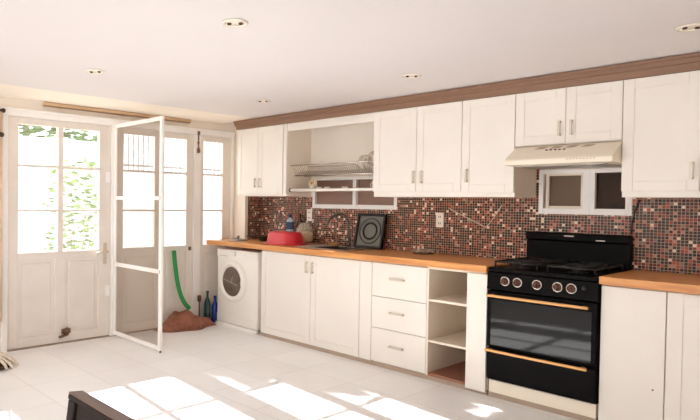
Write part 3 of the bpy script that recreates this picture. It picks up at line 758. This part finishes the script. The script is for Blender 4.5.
# ------------------------------------------------------------------ by the glazed doors
t = Thing('broom_handle', (.13, -.95, .13), 'bent bright green plastic pole leaning above the reddish brown cloth', 'pole')
c = bez((.03, -1.065, .79), (.05, -1.05, .58), (.09, -1.06, .30), (.17, -.955, .205), 16)
t.part('pole', MB().tube(c, [.023]*len(c), 12), M_green)
t.part('end_cap', MB().tube([(.0285, -1.0655, .81), (.03, -1.065, .791)], .024, 12), M_green)
# cloth heap
def heap():
    b = MB(); random.seed(5); nx, ny = 16, 40; V = []
    y0, y1 = -1.31, -.615
    for i in range(ny+1):
        y = y0 + (y1-y0)*i/ny; s = i/ny; row = []
        ridge = .165*math.exp(-((y+1.03)/.15)**2) + .075*math.exp(-((y+.78)/.16)**2) + .03*math.exp(-((y+1.2)/.08)**2)
        wid = .12 + .16*math.sin(PI*min(1, max(0, s)))**.6
        for j in range(nx+1):
            u = j/nx; x = .012 + .10*min(1, max(0, (y+.88)/.08)) + wid*u*(1-.45*min(1, max(0, (y+.88)/.08)))
            e = math.sin(PI*min(1, max(0, .08+.92*(1-u))))**.5 if u > .3 else 1-.25*(.3-u)/.3
            e *= min(1, s*9, (1-s)*9)
            wob = .016*math.sin(23*y+9*u) + .012*math.sin(41*y-17*u+1) + .01*random.uniform(-1, 1)
            z = .004 + max(0, (ridge + wob*(.4+ridge*4))*e)
            row.append(b.bm.verts.new((x + .012*math.sin(19*y), y, z)))
        V.append(row)
    fs = []
    for i in range(ny):
        for j in range(nx): fs.append(b.bm.faces.new((V[i][j], V[i][j+1], V[i+1][j+1], V[i+1][j])))
    rim = [r[0] for r in V] + V[-1][1:] + [r[-1] for r in V[::-1]][1:] + V[0][::-1][1:-1]
    low = [b.bm.verts.new((v.co.x, v.co.y, .001)) for v in rim]
    for k in range(len(rim)):
        k2 = (k+1) % len(rim); fs.append(b.bm.faces.new((rim[k], low[k], low[k2], rim[k2])))
    fs.append(b.bm.faces.new(low))
    for f in fs: f.smooth = True
    bmesh.ops.recalc_face_normals(b.bm, faces=fs)
    return b
solo('cloth', heap(), M_rug, (.12, -.95, .001), 'reddish brown rumpled cloth heaped on the floor against the glazed door', 'cloth')
# bottles and brush on the floor
def flr_bottle(x, y, m, h, r, label):
    k = h/.33
    solo('bottle', MB().lathe([(0, 0), (r, 0), (r*1.03, .02), (r*1.03, .19*k), (r*.85, .225*k), (r*.38, .262*k), (r*.36, .31*k), (r*.46, .312*k), (r*.46, .33*k), (0, .331*k)], (x, y, .0006), 'z', 22), m, (x, y, 0), label, 'bottle', 'bottles on the floor by the washing machine')
flr_bottle(.06, -.645, M_gbot, .35, .036, 'dark green bottle on the floor one bottle away from the washing machine')
flr_bottle(.075, -.553, M_bluep, .29, .036, 'dark blue bottle on the floor close against the washing machine side')
t = Thing('brush', (.05, -.746, 0), 'dark brush with a thick grip standing on the floor by the bottles', 'brush')
t.part('stem', MB().tube([(.05, -.746, .03), (.05, -.746, .24)], .008, 8), M_darkw)
t.part('grip', MB().lathe([(0, .235), (.012, .238), (.022, .255), (.022, .30), (.014, .312), (0, .313)], (.05, -.746, 0), 'z', 14), M_darkw)
t.part('bristle_head', MB().lathe([(0, .0006), (.03, .0006), (.034, .03), (.01, .045), (0, .045)], (.05, -.746, 0), 'z', 16), M_iron)

# mop at the far left
t = Thing('mop', (.42, -3.02, 0), 'cotton string mop with a dark stick on the floor beside the left door', 'mop')
b = MB(); random.seed(3)
for k in range(20):
    a = 2*PI*k/20 + random.uniform(-.06, .06); r = random.uniform(.15, .2)
    c0 = Vector((.42, -3.02, 0)); d = Vector((math.cos(a), math.sin(a), 0))
    b.tube([c0+d*.03+Vector((0, 0, .105)), c0+d*(r*.45)+Vector((0, 0, .09+random.uniform(-.01, .012))), c0+d*(r*.85)+Vector((0, 0, .045)), c0+d*r+Vector((0, 0, .014))], [.008, .0105, .012, .011], 6)
t.part('strands', b, M_mop)
t.part('pad', MB().lathe([(0, .001), (.14, .001), (.15, .012), (.13, .03), (.05, .08), (0, .085)], (.42, -3.02, 0), 'z', 30), M_darkw)
t.part('collar', MB().lathe([(0, .09), (.05, .09), (.04, .12), (.02, .17), (0, .17)], (.42, -3.02, 0), 'z', 20), M_iron)
t.part('stick', MB().tube([(.42, -3.02, .15), (.30, -3.10, .55), (.10, -3.24, 1.22)], .012, 10), M_darkw)
# curtain at the left edge
t = Thing('curtain', (.05, -2.95, .28), 'tan curtain hanging from a dark rod at the left edge of the photo', 'curtain')
b = MB(); V0 = []; V1 = []
n = 36
for k in range(n+1):
    y = -3.10 + .275*k/n; x = .062 + .012*math.sin(k*1.15)
    V0.append((x, y)); 
top = [b.bm.verts.new((x, y, 2.06)) for x, y in V0]; bot = [b.bm.verts.new((x, y, .28)) for x, y in V0]
top2 = [b.bm.verts.new((x+.004, y, 2.06)) for x, y in V0]; bot2 = [b.bm.verts.new((x+.004, y, .28)) for x, y in V0]
for A, B in ((top, bot), (top2, bot2)):
    for k in range(n): b.bm.faces.new((A[k], A[k+1], B[k+1], B[k])).smooth = True
for A, B in ((top, top2), (bot, bot2)):
    for k in range(n): b.bm.faces.new((A[k], A[k+1], B[k+1], B[k]))
b.bm.faces.new((top[0], bot[0], bot2[0], top2[0])); b.bm.faces.new((top[n], bot[n], bot2[n], top2[n]))
bmesh.ops.recalc_face_normals(b.bm, faces=b.bm.faces); t.part('cloth_panel', b, M_tan)
b = MB().tube([(.062, -4.0, 2.075), (.062, -2.83, 2.075)], .011, 10).lathe([(0, -.02), (.016, -.012), (.02, 0), (.016, .012), (0, .02)], (.062, -2.82, 2.075), 'y', 14); b.box(.0005, .062, -2.86, -2.85, 2.067, 2.083)
t.part('rod', b, M_iron)
t.part('tieback_knob', MB().lathe([(0, 0), (.012, 0), (.016, .04), (.026, .055), (.02, .08), (0, .085)], (.0005, -2.838, 1.87), 'x', 14), M_iron)

# ------------------------------------------------------------------ chair in the foreground
t = Thing('dining_chair', (4.09, -4.1, 0), 'dark wooden chair with a solid panel back at the bottom edge of the photo', 'chair')
YC = -3.905
lean = Matrix.Translation((0, YC, .45)) @ Matrix.Rotation(math.radians(-7), 4, 'X') @ Matrix.Translation((0, -YC, -.45))
lean = Matrix.Translation((0, -.049, 0)) @ lean
x0, x1 = 3.875, 4.305
def L_(b): bmesh.ops.transform(b.bm, matrix=lean, verts=b.bm.verts); return b
for nm, xa in (('back_post', x0), ('back_post', x1-.036)): t.part(nm, L_(MB().box(xa, xa+.036, YC-.018, YC+.018, .44, .835, .004)), M_chairw)
b = MB()
b.box(x0, x1, YC-.019, YC+.019, .8355, .848, .002)
rl = t.part('top_rail', L_(b), M_chairw)
t.part('lit_top_edge', L_(MB().box(x0, x1, YC-.0185, YC+.019, .848, .853, .002)), M_chairlit, rl, label='top edge with light from above put into its colour')  # thin paler cap paints in the light on top of the rail
t.part('back_panel', L_(MB().box(x0+.036, x1-.036, YC-.010, YC+.010, .50, .836, .002)), M_chairw)
t.part('seat', MB().box(x0-.005, x1+.005, -4.36, YC-.03, .425, .455, .008), M_chairw)
for xa, ya in ((x0, -4.345), (x1-.036, -4.345), (x0, YC-.067), (x1-.036, YC-.067)):
    t.part('leg', MB().box(xa, xa+.036, ya, ya+.036, .0005, .425, .003), M_chairw)

# ------------------------------------------------------------------ downlights
for x, y, lab in ((2.976, -2.676, 'recessed twin spotlight nearest the camera in the ceiling'), (1.459, -2.671, 'recessed twin spotlight in the ceiling in front of the left glazed door'),
                  (2.876, -1.025, 'recessed twin spotlight in the ceiling above the middle wall cabinets'), (1.400, -1.066, 'recessed twin spotlight in the ceiling by the left wall cabinet'),
                  (4.459, -1.011, 'recessed twin spotlight in the ceiling at the right edge of the photo')):
    t = Thing('ceiling_light', (x, y, ZC), lab, 'ceiling light', 'recessed ceiling spotlights')
    t.part('trim_ring', MB().lathe([(.06, -.0003), (.066, -.003), (.064, -.008), (.052, -.010), (.047, -.004), (.047, -.0003)], (x, y, ZC), 'z', 32), M_porc)
    t.part('plate', MB().lathe([(0, -.0004), (.048, -.0004), (.048, -.004), (0, -.004)], (x, y, ZC), 'z', 28), M_carcass)
    for s in (-1, 1):
        t.part('bulb', MB().lathe([(0, -.0045), (.011, -.0045), (.010, -.012), (0, -.014)], (x+s*.021, y+s*.019, ZC), 'z', 16), M_iron, label='small dark spot bulb')

# ------------------------------------------------------------------ outdoors beyond the glazed doors
struct('patio_ground', MB().box(-16, -.12, -14, 10, -.15, -.03), M_patio)
t = Thing('garden_wall', (-4.1, -3, -.03), 'white garden wall across the patio beyond the glazed doors', 'wall')
b = MB(); b.box(-4.2, -4.0, -9, .55, -.029, 2.25); b.box(-4.22, -3.98, -9, .55, 2.25, 2.30, .01); t.part('masonry', b, M_gwall)
t = Thing('garden_railing_wall', (-4.1, 3, -.03), 'low white wall with an iron railing on top seen through the right door', 'wall')
b = MB(); b.box(-4.2, -4.0, .552, 8, -.029, 1.86); t.part('masonry', b, M_gwall)
b = MB(); b.box(-4.12, -4.08, .56, 8, 1.93, 1.97); b.box(-4.12, -4.08, .56, 8, 2.62, 2.66); t.part('rail', b, M_bars)
b = MB()
for k in range(74):
    y = .6 + k*.1; b.box(-4.108, -4.092, y-.008, y+.008, 1.8605, 2.64)
ob = t.part('railing_bars', b, M_bars)
def foliage(b, c, r, n, s, seed):
    random.seed(seed)
    for _ in range(n):
        while True:
            p = Vector((random.uniform(-1, 1), random.uniform(-1, 1), random.uniform(-1, 1)))
            if abs(p.x)**4 + abs(p.y)**4 + abs(p.z)**4 <= 1: break
        p = Vector((c[0]+p.x*r[0], c[1]+p.y*r[1], c[2]+p.z*r[2]))
        R = Matrix.Rotation(random.uniform(0, 2*PI), 3, 'Z') @ Matrix.Rotation(random.uniform(-1, 1), 3, 'X')
        k = s*random.uniform(.7, 1.3)
        q = [R @ Vector(v)*k for v in ((-1, 0, 0), (-.2, -.45, .08), (1, 0, 0), (-.2, .45, .08))]
        b.bm.faces.new([b.bm.verts.new(p+v) for v in q])
    return b
t = Thing('garden_shrub', (-2.3, -1.15, -.03), 'leafy light green shrub outside the right half of the left glazed door', 'shrub')
t.part('foliage', foliage(MB(), (-2.3, -1.05, 1.0), (.35, .42, .9), 800, .06, 1), M_leaf)
b = MB(); random.seed(9)
for k in range(6):
    a = k*PI/3; b.tube([(-2.3, -1.05, -.029), (-2.3+.12*math.cos(a), -1.05+.14*math.sin(a), .7), (-2.3+.25*math.cos(a), -1.05+.3*math.sin(a), 1.5)], [.012, .008, .004], 6)
t.part('stems', b, M_bark)
t = Thing('sun_blocker_tree', (-5.8, -.5, -.03), 'dense tree added behind the white garden wall to block sun', 'tree')
t.part('crown', foliage(foliage(foliage(MB(), (-5.8, -.68, 3.62), (.5, .48, .78), 1500, .13, 2), (-5.8, .06, 4.1), (.5, .24, 1.0), 1000, .13, 7), (-5.8, -.42, 4.4), (.4, .18, .36), 350, .12, 8), M_leafd)  # crown lobes added out of view, shaped to cut sun through the panes
t.part('trunk', MB().tube([(-5.8, -.5, -.029), (-5.8, -.5, 1.6), (-5.8, -.45, 3.2)], [.11, .09, .05], 8), M_bark)
t = Thing('garden_hedge', (-4.7, -1.6, -.03), 'green hedge showing over the top of the white garden wall', 'hedge')
t.part('foliage', foliage(MB(), (-4.7, -1.6, 2.0), (.35, 2.3, .85), 2600, .11, 4), M_leafd)
t.part('stems', MB().tube([(-4.7, -1.6, -.029), (-4.7, -1.6, 1.9)], .06, 8), M_bark)
t = Thing('hanging_cloth', (-2.6, .55, 1.4), 'small yellow cloth hanging outside the right glazed door', 'cloth')
t.part('cloth_panel', MB().box(-2.61, -2.6, .30, .48, 1.36, 1.68, .003), M_yellow)
t.part('post', MB().tube([(-2.63, .39, -.029), (-2.63, .39, 1.72)], .012, 8), M_bars)

# ------------------------------------------------------------------ light
w = bpy.data.worlds.new('World'); SC.world = w; w.use_nodes = True
bg = w.node_tree.nodes['Background']; bg.inputs['Color'].default_value = (.945, .97, 1.0, 1); bg.inputs['Strength'].default_value = 3.6
sd = bpy.data.lights.new('sun', 'SUN'); sd.energy = 36; sd.angle = math.radians(.6); sd.color = (.98, .99, 1)
so = bpy.data.objects.new('sun', sd); COL.objects.link(so)
so.rotation_euler = Vector((1, -.1, -.57)).to_track_quat('-Z', 'Y').to_euler()
so.location = (-6, 0, 5)

# ------------------------------------------------------------------ camera
f, yaw, pit, rol = 596.143408, math.radians(49.011728), math.radians(1.322331), math.radians(.742007)
fw = Vector((-math.sin(yaw)*math.cos(pit), math.cos(yaw)*math.cos(pit), -math.sin(pit)))
rt = Vector((math.cos(yaw), math.sin(yaw), 0)); up = rt.cross(fw)
r2 = rt*math.cos(rol) + up*math.sin(rol); u2 = up*math.cos(rol) - rt*math.sin(rol)
cd = bpy.data.cameras.new('camera'); co = bpy.data.objects.new('camera', cd); COL.objects.link(co)
Mx = Matrix(((r2.x, u2.x, -fw.x, 5.273927), (r2.y, u2.y, -fw.y, -4.54561), (r2.z, u2.z, -fw.z, 1.32589), (0, 0, 0, 1)))
co.matrix_world = Mx
cd.sensor_fit = 'HORIZONTAL'; cd.sensor_width = 36; cd.lens = f/700*36
cd.shift_x = (350-251.998)/700; cd.shift_y = (216.0135-210)/700
cd.clip_start = .02
SC.camera = co
vs = SC.view_settings
vs.view_transform = 'Standard'; vs.look = 'None'; vs.gamma = 1; vs.exposure = 0.24; vs.use_curve_mapping = False
SC.cycles.max_bounces = 14; SC.cycles.diffuse_bounces = 8; SC.cycles.transparent_max_bounces = 16
SC.cycles.use_denoising = True
SC.cycles.sample_clamp_indirect = 20
